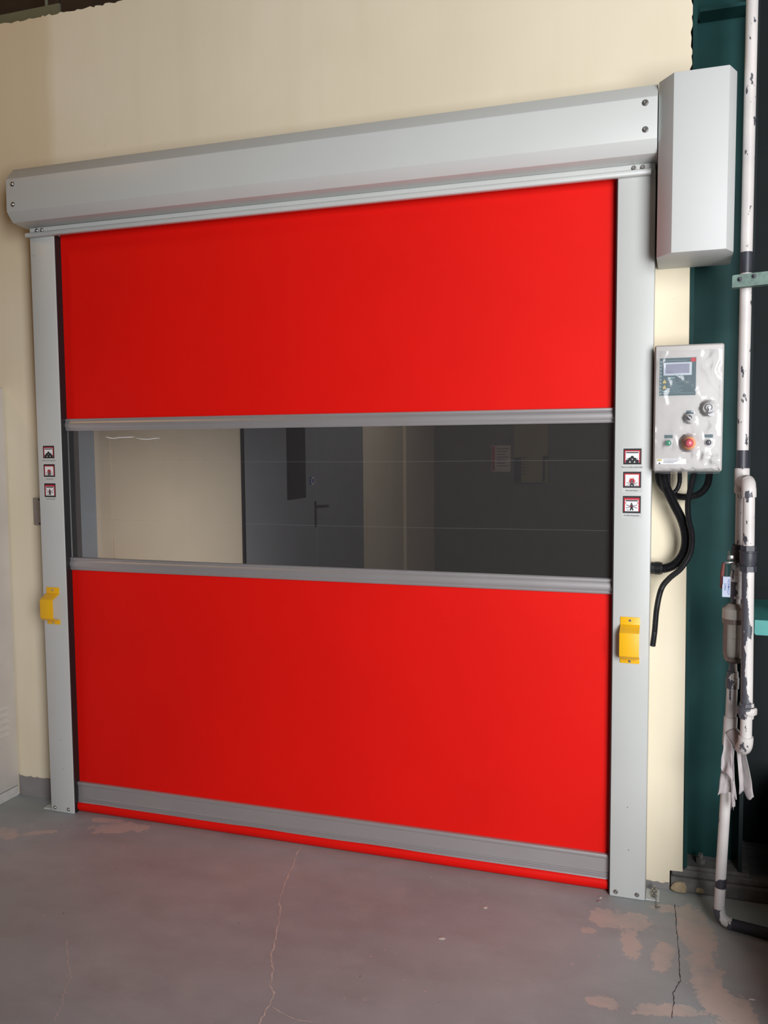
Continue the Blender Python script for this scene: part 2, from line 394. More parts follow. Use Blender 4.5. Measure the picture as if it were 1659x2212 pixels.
# corridor behind the door, seen through the clear film
prism_pts = [(.09, WB), (.12, WB), (.108, .36), (.112, .362), (.112, 1.63), (.10, 1.63), (.10, 3.77), (.112, 3.77), (.112, 4.90), (.135, 4.92), (.135, 5.93), (-.05, 5.93), (-.05, WB)]
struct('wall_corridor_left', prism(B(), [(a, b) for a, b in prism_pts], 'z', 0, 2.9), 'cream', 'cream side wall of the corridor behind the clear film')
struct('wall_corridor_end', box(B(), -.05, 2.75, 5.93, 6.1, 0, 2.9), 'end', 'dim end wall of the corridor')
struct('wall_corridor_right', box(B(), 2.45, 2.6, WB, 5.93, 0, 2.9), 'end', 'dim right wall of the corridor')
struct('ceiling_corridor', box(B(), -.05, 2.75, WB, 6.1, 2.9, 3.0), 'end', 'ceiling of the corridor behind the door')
bm = B(); box(bm, 2.436, 2.452, .36, .40, .06, 1.04); box(bm, 2.436, 2.452, 1.20, 1.24, .06, 1.04); box(bm, 2.436, 2.452, .36, 1.24, .06, .10); box(bm, 2.436, 2.452, .36, 1.24, 1.00, 1.04)
struct('fill_frame', bm, 'jamb', 'added frame around the low fill light on the corridor right wall')  # frame made up to go with the corridor side fill
struct('trim_2', box(B(), .115, .1215, .117, WB, 0, 2.53), 'jamb', 'blue-grey lining of the door opening')
d1 = thing('door_1', 'grey double door in the corridor side wall', None, (.11, 2.7, 0), kind='structure')
obj('door_frame', box(B(), .100, .125, 1.632, 1.655, 0, 2.3), 'ink', d1)
lf = obj('leaf', box(B(), .101, .119, 1.668, 2.760, .01, 2.25, .002), 'door_grey', d1)
obj('leaf', box(B(), .101, .119, 2.766, 3.765, .01, 2.25, .002), 'door_grey', d1)
obj('vision_panel', box(B(), .117, .1205, 2.266, 2.578, 1.244, 1.95, .001), 'door_glass', lf)
bm = B(); box(bm, .119, .124, 2.725, 2.757, 1.02, 1.21, .002); tube(bm, [(.124, 2.74, 1.17), (.165, 2.74, 1.17), (.170, 2.80, 1.17), (.168, 2.86, 1.165)], .010, 10)
obj('handle', bm, 'ink', lf, 40)
bm = B(); lathe(bm, (.1195, 2.705, 1.358), (1, 0, 0), [(0, .028), (.001, .028)], 20, 0); lathe(bm, (.1207, 2.705, 1.358), (1, 0, 0), [(0, .018), (.0006, .018)], 16, 1)
for i in range(3): box(bm, .1195, .1208, 2.64, 2.675, 1.335+i*.019, 1.349+i*.019, 0, 1, 1)
obj('door_sign', bm, ['paper', 'ink_blue'], lf)
bm = B(); box(bm, .757, .955, 5.925, 5.929, 1.323, 1.597, 0, 1, 0); box(bm, .762, .79, 5.9235, 5.9255, 1.33, 1.59, 0, 1, 1)
for i in range(7): box(bm, .81, .94-.02*(i % 3), 5.9235, 5.9255, 1.56-i*.03, 1.568-i*.03, 0, 1, 2)
lathe(bm, (.776, 5.9235, 1.40), (0, -1, 0), [(0, .012), (.001, .012)], 12, 2); lathe(bm, (.776, 5.9235, 1.365), (0, -1, 0), [(0, .012), (.001, .012)], 12, 2)
tag(obj('paper_notice', bm, ['paper', 'ink_red', 'ink_grey'], base=(.85, 5.93, 1.32)), 'small paper notice with red side strip on the dim corridor end wall', 'notice')
nb = thing('notice_board', 'olive yellowish board with dark edges on the corridor end wall', 'board', (1.17, 5.93, 1.21))
obj('board', box(B(), .993, 1.345, 5.905, 5.928, 1.211, 1.95, .002), 'board', nb)
obj('dark_edge', box(B(), .995, 1.07, 5.898, 5.9045, 1.211, 1.47), 'ink', nb)
obj('dark_edge', prism(B(), [(1.29, 1.225), (1.312, 1.225), (1.312, 1.455), (1.345, 1.455), (1.345, 1.485), (1.29, 1.485)], 'y', 5.898, 5.9045), 'ink', nb)
for i in range(6): obj('shelf_line', box(B(), 1.0, 1.14, 5.9, 5.906, 1.30+.033*i, 1.306+.033*i), 'ink_grey', nb)

# ================================================================== the roll-up door
D = thing('roll_up_door', 'red high-speed roll-up fabric door with grey steel frame and clear vision strip', 'door', (1.266, .06, 0))
PW = .1219; DW = 2.5324
for side, (x0, x1) in enumerate(((0, PW), (DW-PW, DW))):
    p = obj('post', box(B(), x0, x1, 0, WF, 0.001, 2.515, .0035), 'grey_paint', D, 30)
    p['label'] = ('left', 'right')[side]+' light grey steel door post'
    xi = x1 if side == 0 else x0; s = 1 if side == 0 else -1
    bm = B()
    for (a, b, w) in ((.005, .0405, .0035), (.052, .112, .0035)):
        box(bm, min(xi, xi+s*w), max(xi, xi+s*w), a, b, .004, 2.50, .0008)
    obj('guide_strip', bm, 'black', p)['label'] = 'black rubber curtain guide'
    for bx in ((.0209, .0926) if side == 0 else (2.4322, 2.5051)):
        obj('bolt', bolt(B(), bx, 0, .0190, .0062), 'steel', p, 35)
    # foot plate with anchors on the outer side
    if side == 0: f0, f1 = -.048, -.001
    else: f0, f1 = DW+.001, 2.580
    ft = obj('foot_plate', box(B(), f0, f1, .008, .085, .0006, .006, .001), 'grey_paint', p)
    if side == 1:
        for ay in (.035, .068):
            bm = B(); lathe(bm, (2.562, ay, .006), (0, 0, 1), [(0, .013), (.002, .013), (.0025, .010), (.010, .010), (.0105, .005), (.020, .005)], 6)
            obj('bolt', bm, 'steel', p)
    bm = B()
    for hx, hz in ((.02, 2.42), (.063, .33), (.071, .20)) if side == 0 else ((2.469, .333), (2.474, .178)):
        lathe(bm, (hx, -.0004, hz), (0, 1, 0), [(0, .0016), (.003, .0016)], 8)
    obj('rivet_hole', bm, 'ink', p)
# curtain
def sheet(x0, x1, z0, z1, y, th, amp, nx=60, nz=24):
    bm = B(); g = []
    for s in (0, 1):
        g.append([[bm.verts.new((x0+(x1-x0)*i/nx, y+(th if s else 0)+amp*noise.noise(Vector((i/nx*3.1, j/nz*2.3, y*9+z0)))*min(1, 4*j/nz, 4*(1-j/nz)), z0+(z1-z0)*j/nz)) for i in range(nx+1)] for j in range(nz+1)])
    for s in (0, 1):
        for j in range(nz):
            for i in range(nx):
                v = (g[s][j][i], g[s][j][i+1], g[s][j+1][i+1], g[s][j+1][i]); bm.faces.new(v if s == 0 else v[::-1])
    for j in range(nz):
        for i in (0, nx): bm.faces.new((g[0][j][i], g[0][j+1][i], g[1][j+1][i], g[1][j][i]))
    for i in range(nx):
        for j in (0, nz): bm.faces.new((g[0][j][i], g[0][j][i+1], g[1][j][i+1], g[1][j][i]))
    bmesh.ops.recalc_face_normals(bm, faces=bm.faces)
    return bm
CX0, CX1 = .1225, DW-.1225
o = obj('curtain_panel', sheet(CX0, CX1, 1.715, 2.60, .042, .0018, .003), 'red', D, 60); o['label'] = 'upper red fabric panel'
o = obj('curtain_panel', sheet(CX0, CX1, .115, 1.10, .042, .0018, .004), 'red', D, 60); o['label'] = 'lower red fabric panel'
film = obj('vision_film', sheet(CX0, CX1, 1.12, 1.70, .0425, .0008, .0015), 'film', D, 60); film['label'] = 'clear plastic vision strip'
for z0, sag in ((1.552, .004), (1.305, .006)):
    bm = B(); q = []
    for i in range(61):
        t = i/60; q.append((CX0+.03+(CX1-CX0-.05)*t, z0-sag*math.sin(3.1*t)+.001*noise.noise(Vector((t*20, z0, 0)))))
    for (a, b) in zip(q[:-1], q[1:]): poly(bm, [(a[0], .0418, a[1]-.0012), (b[0], .0418, b[1]-.0012), (b[0], .0418, b[1]+.0012), (a[0], .0418, a[1]+.0012)])
    obj('fold_line', bm, 'fold', film)
for pts in ([(.318, 1.655), (.335, 1.650), (.36, 1.6475), (.385, 1.651), (.41, 1.652), (.44, 1.653), (.462, 1.6525)], [(.468, 1.648), (.50, 1.6435), (.53, 1.642), (.56, 1.645), (.585, 1.646)]):
    bm = B(); tube(bm, [(a, 0.0405+.0008*random.random(), b+random.uniform(-.001, .001)) for a, b in pts], [.0005]+[.0019]*(len(pts)-2)+[.0005], 6)
    obj('crease_glare', bm, 'glint', film, 60)
# stiffener bars: (y,z) section, y measured from the film plane towards the viewer
def bar(z0, z1, name):
    h = z1-z0
    sec = [(0.0405, z0), (0.0320, z0), (0.0285, z0+.10*h), (0.0285, z0+.14*h), (0.0305, z0+.17*h), (0.0260, z0+.30*h), (0.0245, z0+.45*h), (0.0255, z0+.60*h), (0.0290, z0+.76*h),
           (0.0310, z0+.80*h), (0.0282, z0+.84*h), (0.0282, z0+.95*h), (0.0320, z1), (0.0405, z1)]
    bm = B(); prism(bm, sec, 'x', CX0+.004, CX1-.004)
    prism(bm, [(0.0455, z0), (0.0455, z1), (0.0540, z1-.2*h), (0.0540, z0+.2*h)], 'x', CX0+.004, CX1-.004)
    return obj(name, bm, 'alu', D, 25)
bar(1.6815, 1.7335, 'stiffener_bar')['label'] = 'aluminium bar above the vision strip'
bar(1.0815, 1.1365, 'stiffener_bar')['label'] = 'aluminium bar below the vision strip'
sec = [(0.0405, 0.0425), (0.0290, 0.0425), (0.0270, 0.0455), (0.0290, 0.0485), (0.0290, 0.0500), (0.0260, 0.0510), (0.0260, 0.0550), (0.0290, 0.0560), (0.0290, 0.0575), (0.0260, 0.0585), (0.0260, 0.0625), (0.0290, 0.0635), (0.0290, 0.0650), (0.0260, 0.0660), (0.0260, 0.0695), (0.0290, 0.0715),
       (0.0290, 0.1205), (0.0260, 0.1230), (0.0245, 0.1275), (0.0245, 0.1325), (0.0260, 0.1365), (0.0290, 0.1385), (0.0405, 0.1385)]
bm = B(); prism(bm, sec, 'x', CX0+.003, CX1-.006); prism(bm, [(0.0455, .05), (0.0455, .138), (0.0570, .12), (0.0570, .06)], 'x', CX0+.003, CX1-.006)
obj('bottom_bar', bm, 'alu', D, 25)['label'] = 'ribbed aluminium bottom rail'
bm = B(); ny = 80; rings = []
SEAL = [(.030, .047), (.0225, .042), (.0195, .032), (.0205, .021), (.0265, .010), (.037, .0015), (.046, .0012), (.055, .012), (.057, .034), (.046, .046)]
for i in range(ny+1):
    x = CX0+.001+(CX1-CX0-.006)*i/ny
    rings.append([bm.verts.new((x, b_+.0028*noise.noise(Vector((x*3.5, c_*30, 2)))*(c_ > .005), c_)) for b_, c_ in SEAL])
for i in range(ny):
    for a in range(len(SEAL)):
        c = (a+1) % len(SEAL); bm.faces.new((rings[i][a], rings[i][c], rings[i+1][c], rings[i+1][a]))
bm.faces.new(rings[0]); bm.faces.new(rings[-1][::-1]); bmesh.ops.recalc_face_normals(bm, faces=bm.faces)
obj('bottom_seal', bm, 'red', D, 70)['label'] = 'round red floor seal'
# header: roller housing, fixing strip, rounded lintel
HY = -.105
sec = [(WF-.001, 2.766), (-.060, 2.762), (HY, 2.710), (HY-.002, 2.580), (-.074, 2.5425), (.012, 2.534), (.080, 2.534), (WF-.001, 2.60)]
hd = obj('roller_housing', prism(B(), sec, 'x', -.020, 2.5375, 0, .0018), 'grey_paint', D, 25); hd['label'] = 'angular light grey roller housing'
for bx, bz in ((.014, 2.6882), (.013, 2.607), (2.500, 2.6921), (2.501, 2.609)): obj('bolt', bolt(B(), bx, -.1062, bz, .0075), 'steel', hd, 35)
fs = obj('fixing_strip', box(B(), .004, DW-.002, -.002, .010, 2.512, 2.5345, .0008), 'grey_paint', D)
for bx in (.040, .066, 2.462, 2.4905): obj('bolt', bolt(B(), bx, -.002, 2.5225, .0068), 'steel', fs, 35)
sec = [(.000, 2.494), (-.018, 2.494), (-.0222, 2.497), (-.024, 2.5035), (-.0222, 2.510), (-.018, 2.513), (.000, 2.513)]
obj('lintel_bar', prism(B(), sec, 'x', -.004, 2.518, 0, .0008), 'grey_paint', D, 35)
# drive cover
plan = [(2.5405, .112), (2.5405, -.090), (2.5865, -.155), (2.7480, -.155), (2.7720, -.095), (2.7720, .112)]
dc = obj('drive_cover', prism(B(), plan, 'z', 2.2065, 2.756, 0, .0025), 'cover_paint', D, 25); dc['label'] = 'tall faceted light grey drive cover'
# yellow sensor guards
def guard(x0, x1, zt, zb, label):
    d = -.046; t = .0025; zt1, zb1 = zt-.026, zb+.018
    out = [(0, zt), (0-t, zt), (-t, zt1), (d*.55, zt1-.012), (d, zt1-.022), (d, zb1+.016), (d*.7, zb1+.004), (-t, zb1), (-t, zb), (0, zb)]
    inn = [(0, zb1+t), (d*.7+t, zb1+.004+t), (d+t, zb1+.016+t*.6), (d+t, zt1-.022-t*.6), (d*.55+t*.4, zt1-.012-t), (0, zt1-t)]
    pts = [(a-.0004, b) for a, b in out+inn]
    g = obj('sensor_guard', prism(B(), pts, 'x', x0, x1, 0, .0006), 'yellow', D, 25); g['label'] = label
    for z in (zt-.012, zb+.0075): obj('screw', bolt(B(), (x0+x1)/2, -t-.0004, z, .0035), 'steel', g, 35)
guard(2.4365, 2.5020, 1.0105, .8480, 'yellow sensor guard bracket on the right post')
guard(.0195, .0865, 1.0070, .8450, 'yellow sensor guard bracket on the left post')
# stickers
def rect(bm, x0, x1, z0, z1, y, m): poly(bm, [(x0, y, z0), (x1, y, z0), (x1, y, z1), (x0, y, z1)], m)
def disc(bm, x, z, r, y, m, n=14): poly(bm, [(x+r*math.cos(2*math.pi*i/n), y, z+r*math.sin(2*math.pi*i/n)) for i in range(n)], m)
def seg(bm, a, b, w, y, m):
    d = (Vector(b)-Vector(a)); s = Vector((-d.y, d.x)).normalized()*w*1.35
    poly(bm, [(a[0]-s.x, y, a[1]-s.y), (b[0]-s.x, y, b[1]-s.y), (b[0]+s.x, y, b[1]+s.y), (a[0]+s.x, y, a[1]+s.y)], m)
CAP = ['Please do not pile up objects below', 'Please don\'t keep on', 'No traffic during operation']
def sticker(x0, x1, z0, z1, kind, side):
    bm = B(); w = x1-x0; h = z1-z0; cx = (x0+x1)/2; y = -.0003; e = .0003
    box(bm, x0-.004, x1+.004, y, .0, z0-.016, z1+.004, 0, 1, 5)
    rect(bm, x0, x1, z0, z1, y-e, 0)
    t = .19 if kind == 2 else .10
    rect(bm, x0+.07*w, x1-.07*w, z0+.11*h, z1-.11*h, y-2*e, 1)
    rect(bm, x0+.13*w, x1-.13*w, z0+.11*h, z1-(.22 if kind == 2 else .18)*h, y-3*e, 2)
    y2 = y-4*e; y3 = y-5*e
    if kind in (0, 2):
        zz = z1-(.31 if kind == 2 else .29)*h
        rect(bm, x0+.16*w, x1-.16*w, zz, zz+.07*h, y2, 0)
    if kind == 0:
        for sx in (-1, 1): seg(bm, (cx+sx*.31*w, z0+.38*h), (cx-sx*.2*w, z0+.30*h), .012*w, y2, 3)
        for dx in (-.26, 0, .26): disc(bm, cx+dx*w, z0+.19*h, .11*w, y2, 0)
        for dx in (-.13, .13): disc(bm, cx+dx*w, z0+.32*h, .10*w, y2-e, 0)
        disc(bm, cx, z0+.44*h, .095*w, y2-2*e, 0)
        disc(bm, cx, z0+.32*h, .03*w, y2-3*e, 2)
    if kind == 1:
        n = 22; cz = z0+.42*h
        poly(bm, [(cx+(.23 if i % 4 == 0 else .19 if i % 2 == 0 else .13)*w*math.cos(2*math.pi*i/n), y3, cz+(.24 if i % 4 == 0 else .20 if i % 2 == 0 else .14)*h*math.sin(2*math.pi*i/n)) for i in range(n)], 1)
        for sx in (-1, 1):
            seg(bm, (cx+sx*.31*w, z0+.31*h), (cx-sx*.1*w, z0+.22*h), .012*w, y2, 3); seg(bm, (cx+sx*.31*w, z0+.15*h), (cx-sx*.1*w, z0+.22*h), .012*w, y2, 3)
            seg(bm, (cx+sx*.08*w, z0+.11*h), (cx+sx*.015*w, z0+.30*h), .028*w, y3-e, 0)
        seg(bm, (cx, z0+.26*h), (cx, z0+.47*h), .045*w, y3-2*e, 3)
    if kind == 2:
        for sx in (-1, 1):
            seg(bm, (cx+sx*.31*w, z0+.48*h), (cx-sx*.31*w, z0+.30*h), .014*w, y2, 3)
            seg(bm, (cx+sx*.33*w, z0+.54*h), (cx+sx*.33*w, z0+.64*h), .014*w, y2, 1)
            seg(bm, (cx+sx*.075*w, z0+.16*h), (cx+sx*.01*w, z0+.36*h), .028*w, y3, 0)
        disc(bm, cx-.01*w, z0+.565*h, .042*w, y3, 0); seg(bm, (cx, z0+.34*h), (cx, z0+.52*h), .05*w, y3-e, 0)
        seg(bm, (cx+.09*w, z0+.37*h), (cx+.02*w, z0+.50*h), .02*w, y3-2*e, 3); seg(bm, (cx-.10*w, z0+.39*h), (cx+.05*w, z0+.42*h), .012*w, y3-3*e, 1)
        rect(bm, cx-.27*w, cx-.15*w, z0+.17*h, z0+.20*h, y2, 0)
    o = obj('warning_sticker', bm, ['ink', 'ink_red', 'white', 'ink_grey', 'ink', 'grey_paint'], D)
    o['label'] = ('sticker of piled barrels crossed out', 'sticker of red burst over a crossed figure', 'sticker of crossed walking figure')[kind]+' on the '+side+' post'
    width = (1.16, .68, .86)[kind]*w
    tx = text(CAP[kind], .0062, cx, y-2*e, z0-.0095 if kind != 2 else z0-.008, 'ink', o)
    ww = max(v.co.x for v in tx.data.vertices)-min(v.co.x for v in tx.data.vertices)
    mid = (max(v.co.x for v in tx.data.vertices)+min(v.co.x for v in tx.data.vertices))/2
    for v in tx.data.vertices: v.co.x = mid+(v.co.x-mid)*width/ww
for kd, (a, b) in enumerate(((1.538, 1.592), (1.458, 1.513), (1.371, 1.430))): sticker(2.4395, 2.4990, a, b, kd, 'right')
for kd, (a, b) in enumerate(((1.5656, 1.619), (1.486, 1.540), (1.399, 1.458))): sticker(.0285, .0865, a, b, kd, 'left')

# ================================================================== control box
CB = thing('control_box', 'grey control box in crinkled plastic wrap with red stop button beside right post', 'control box', (2.645, .10, 1.515))
bx0, bx1, bz0, bz1, FY = 2.5375, 2.7540, 1.5150, 1.9320, -.050
obj('enclosure', box(B(), bx0, bx1, -.040, .112, bz0, bz1, .008, 3), 'box', CB, 35)
lid = obj('lid', box(B(), bx0+.004, bx1-.004, FY, -.041, bz0+.004, bz1-.004, .004, 3), 'box', CB, 35)
y = FY-.0004
dp = obj('display_panel', box(B(), 2.5555, 2.6685, y-.001, FY, 1.7655, 1.8880, .0004), 'panel_green', CB)
obj('screen_bezel', box(B(), 2.5665, 2.6550, y-.005, y-.001, 1.8305, 1.8735, .0015), 'screen_rim', dp)
obj('screen', box(B(), 2.5735, 2.6480, y-.0055, y-.003, 1.8375, 1.8680, .0005), 'screen', dp)
bm = B(); py = y-.0013
rect(bm, 2.6520, 2.6670, 1.8740, 1.8865, py, 1)
rect(bm, 2.5610, 2.6640, 1.7733, 1.7740, py, 0)
rect(bm, 2.5820, 2.6030, 1.8215, 1.8250, py, 0)
for i in range(9): rect(bm, 2.5820+.010*(i % 2), 2.6150+.007*((i*5) % 3), 1.8160-i*.0047, 1.8168-i*.0047, py, 0)
for i in range(10): rect(bm, 2.5570, 2.5605, 1.7690+i*.0115, 1.7755+i*.0115, py, 0)
rect(bm, 2.575, 2.640, 1.8785, 1.8795, py, 0); rect(bm, 2.564, 2.578, 1.7790, 1.7815, py, 0)
for zc in (1.8065, 1.7885):
    poly(bm, [(2.5650, py, zc), (2.5770, py, zc), (2.5710, py, zc+.0125)], 2)
    rect(bm, 2.5704, 2.5716, zc+.003, zc+.007, py-.0003, 3)
obj('panel_print', bm, ['ink_pale', 'ink_red', 'ink_yellow', 'ink'], dp)
def plate(x, z, w=.026, h=.0105): return obj('name_plate', box(B(), x-w/2, x+w/2, y-.001, FY, z-h/2, z+h/2, .0003), 'panel_green', CB)
plate(2.652, 1.7100, .022, .011); plate(2.5865, 1.6310); plate(2.7110, 1.6315)
def ring(x, z, r, m, name, cap, h=.010):
    o = obj(name, lathe(B(), (x, FY, z), (0, -1, 0), [(0, r), (.004, r), (.006, r*.94), (.006, r*.80)], 24), 'chrome', CB, 35)
    obj('cap', lathe(B(), (x, FY-.004, z), (0, -1, 0), cap, 24), m, o, 35); return o
ring(2.5862, 1.6098, .0112, 'btn_green', 'green_button', [(0, .0088), (.004, .0088), (.005, .008)])
ring(2.7105, 1.6105, .0112, 'btn_black', 'black_button', [(0, .0088), (.004, .0088), (.005, .008)])
kn = ring(2.6500, 1.6920, .0105, 'btn_black', 'selector_switch', [(0, .0086), (.005, .0086), (.006, .008)])
bm = box(B(), -.0022, .0022, FY-.016, FY-.009, -.0085, .0085, .0008); bmesh.ops.rotate(bm, verts=bm.verts, cent=(0, 0, 0), matrix=Matrix.Rotation(math.radians(-45), 3, 'Y')); bmesh.ops.translate(bm, vec=(2.650, 0, 1.692), verts=bm.verts)
obj('lever', bm, 'chrome', kn)
es = obj('stop_button', lathe(B(), (2.6500, FY, 1.6088), (0, -1, 0), [(0, .0215), (.002, .0215), (.003, .020), (.004, .012), (.014, .011)], 28), 'collar', CB, 35)
obj('mushroom_head', lathe(B(), (2.6500, FY-.014, 1.6092), (0, -1, 0), [(0, .0130), (.002, .0150), (.007, .0150), (.010, .0125), (.0115, .007), (.012, .001)], 28), 'btn_red', es, 60)
ks = obj('key_lock', lathe(B(), (2.7090, FY, 1.7245), (0, -1, 0), [(0, .0125), (.003, .0125), (.006, .009), (.009, .008)], 24), 'chrome', CB, 35)
bm = B(); tube(bm, [(2.709, FY-.009, 1.7245), (2.710, FY-.020, 1.7225)], .003, 8); lathe(bm, (2.7165, FY-.013, 1.7060), (0, -1, .1), [(0, .0105), (.002, .0105)], 20); box(bm, 2.7095, 2.7115, FY-.021, FY-.0115, 1.713, 1.727, .0005)
obj('key', bm, 'chrome', ks, 35)
bm = B(); ly = FY-.0006
rect(bm, 2.5490, 2.6430, 1.5400, 1.5575, ly, 0); rect(bm, 2.5515, 2.5675, 1.5500, 1.5560, ly-.0003, 1)
poly(bm, [(2.5550, ly-.0003, 1.5405), (2.5630, ly-.0003, 1.5405), (2.5590, ly-.0003, 1.5470)], 2)
for i in range(3): rect(bm, 2.5710, 2.6250-.010*i, 1.5530-.0045*i, 1.5545-.0045*i, ly-.0003, 3)
obj('safety_label', bm, ['white', 'label_yellow', 'ink', 'ink_grey'], CB)['label'] = 'white strip label with olive corner'
# crinkled wrap: a loose sheet over the lid, gathered and torn along the bottom
bm = B(); nx, nz = 44, 84; g = []
for j in range(nz+1):
    row = []
    for i in range(nx+1):
        u, v = i/nx, j/nz
        xx = 2.5440+(2.7480-2.5440)*u; zz = 1.5080+(1.9120-1.5080)*v
        p = Vector((xx*14, zz*10, 1.7)); rg = abs(noise.noise(p))+.5*abs(noise.noise(p*2.3+Vector((3, 1, 0))))
        yy = FY-.0032-.006*(1-min(1, rg*2.2))*(.4+.6*noise.noise(Vector((xx*6, zz*6, 5)))**2*4)
        for (kx, kz, kr, kd) in ((2.65, 1.609, .026, .030), (2.709, 1.722, .024, .026), (2.65, 1.692, .018, .018), (2.5862, 1.6098, .016, .010), (2.7105, 1.6105, .016, .010)):
            d = math.hypot(xx-kx, zz-kz)
            yy = min(yy, FY-kd*max(0, 1-(d/(kr*1.25))**2))
        if v < .05: yy += (.05-v)*.25; zz += .006*noise.noise(Vector((u*9, 0, 3)))
        if v > .985: zz += .004*noise.noise(Vector((u*8, 2, 3)))
        row.append(bm.verts.new((xx, yy, zz)))
    g.append(row)
for j in range(nz):
    for i in range(nx): bm.faces.new((g[j][i], g[j][i+1], g[j+1][i+1], g[j+1][i]))
obj('plastic_wrap', bm, 'wrap', CB, 28)['label'] = 'clear crinkled plastic wrap'
# ================================================================== conduits
def conduit(pts, r, label, plug=None):
    q = spline(pts, .0024); bm = B()
    tube(bm, q, [r if i % 2 == 0 else r*.86 for i in range(len(q))], 14)
    t = thing('corrugated_conduit', label, 'conduit', tuple(q[-1]), 'black conduits under the control box')
    obj('hose', bm, 'conduit', t, 20)
    if plug:
        a, b = Vector(plug[0]), Vector(plug[1]); d = b-a; L = d.length
        obj('connector', lathe(B(), a, d, [(0, r*1.25), (L*.15, r*1.25), (L*.18, r*1.38), (L*.62, r*1.38), (L*.66, r*1.28), (L, r*1.28)], 12), 'conduit', t, 30)
    return t
conduit([(2.5690, .030, 1.512), (2.5800, .025, 1.462), (2.6050, .030, 1.405), (2.6340, .035, 1.345), (2.6470, .040, 1.285), (2.6400, .045, 1.232), (2.6140, .050, 1.194), (2.5830, .052, 1.178), (2.5560, .054, 1.176)], .0165,
        'thick black corrugated conduit curving from the control box to a connector on the post', ((2.5720, .053, 1.177), (2.5340, .054, 1.177)))
conduit([(2.6690, .004, 1.512), (2.6580, .003, 1.455), (2.6510, .002, 1.405), (2.6550, .004, 1.350), (2.6660, .006, 1.300), (2.6620, .008, 1.240), (2.6330, .012, 1.185), (2.5950, .014, 1.148), (2.5700, .020, 1.110), (2.5560, .030, 1.040), (2.5500, .036, .960), (2.5440, .040, .905)], .0102,
        'slim black corrugated conduit hanging lowest along the right post')
conduit([(2.5520, .065, 1.512), (2.5600, .068, 1.470), (2.5900, .072, 1.438), (2.6350, .074, 1.424), (2.6850, .074, 1.434), (2.7120, .070, 1.465), (2.7200, .066, 1.512)], .0125,
        'black corrugated conduit looping in a wide U under the control box')
conduit([(2.6230, .045, 1.512), (2.6230, .048, 1.475), (2.6130, .050, 1.448), (2.5960, .050, 1.438), (2.5880, .050, 1.450), (2.5860, .048, 1.512)], .0080,
        'small black corrugated conduit loop in the middle under the control box')

# ================================================================== steel column and plinth
SC = thing('steel_column', 'dark green steel H column right of the cream wall', 'column', (2.75, .20, 0))
bm = B(); prism(bm, [(2.6590, .09), (2.6720, .09), (2.6545, 3.0), (2.6490, 5.15), (2.6345, 5.15), (2.6405, 3.0)], 'y', .112, .320)
obj('flange', bm, 'green', SC)
obj('flange', prism(B(), [(2.842, .09), (2.855, .09), (2.845, 5.15), (2.832, 5.15)], 'y', .130, .320), 'green_dark', SC)  # far flange takes the darker green that stands for its shade
obj('web', box(B(), 2.655, 2.848, .222, .234, .09, 5.15), 'green', SC)
obj('stiffener', box(B(), 2.662, 2.832, .135, .2215, 3.052, 3.064), 'green', SC)
obj('base_plate', box(B(), 2.665, 2.880, .125, .40, .078, .092, .001), 'concrete', SC)
bm = lathe(B(), (2.7180, .165, .092), (0, 0, 1), [(0, .017), (.016, .017), (.0165, .009), (.034, .009)], 6)
obj('anchor_bolt', bm, 'concrete', SC)
bm = B(); box(bm, 2.617, 2.99, .105, .43, 0.0, .052, .006); box(bm, 2.62, 2.99, .118, .43, .052, .078, .005)
for v in bm.verts: v.co += Vector((noise.noise(v.co*40), noise.noise(v.co*40+Vector((9, 0, 0))), 0))*.004
tag(obj('concrete_plinth', bm, 'concrete', base=(2.80, .2, 0)), 'dirty stepped concrete plinth under the green column', 'plinth')
def lump(x, y, z, r, m, name, label, sq=(1, 1, .7)):
    bm = B(); bmesh.ops.create_icosphere(bm, subdivisions=2, radius=r)
    for v in bm.verts:
        v.co *= 1+.35*noise.noise(v.co*(1.6/r)+Vector((x*31, 0, 0))); v.co = Vector((v.co.x*sq[0], v.co.y*sq[1], v.co.z*sq[2])); v.co.z = max(v.co.z, -r*sq[2]*.35)
        v.co += Vector((x, y, z+r*sq[2]*.35))
    return tag(obj(name, bm, m, smooth=60, base=(x, y, z)), label, 'rubble')
lump(2.646, .101, .004, .026, 'rubble', 'mortar_lump', 'tan mortar lump at the broken wall corner', (1.15, .35, 1.0))
lump(2.716, .101, .010, .015, 'rubble', 'mortar_lump', 'small round tan lump against the plinth', (1.0, .4, 1.0))
# dark machine added unseen right of frame for floor shade; upright meets bracket and shelf
MH = thing('shade_blocker', 'dark green machine added unseen to shade the floor right of the pipes', 'blocker', (3.4, -.2, 0))
obj('body', box(B(), 3.00, 3.80, -.95, .34, .06, .40, .01), 'green_dark', MH)
obj('base', box(B(), 3.02, 3.78, -.93, .32, 0, .06), 'green_dark', MH)
obj('upright', box(B(), 3.03, 3.07, -.15, -.06, .40, 3.2, .003), 'green_dark', MH)

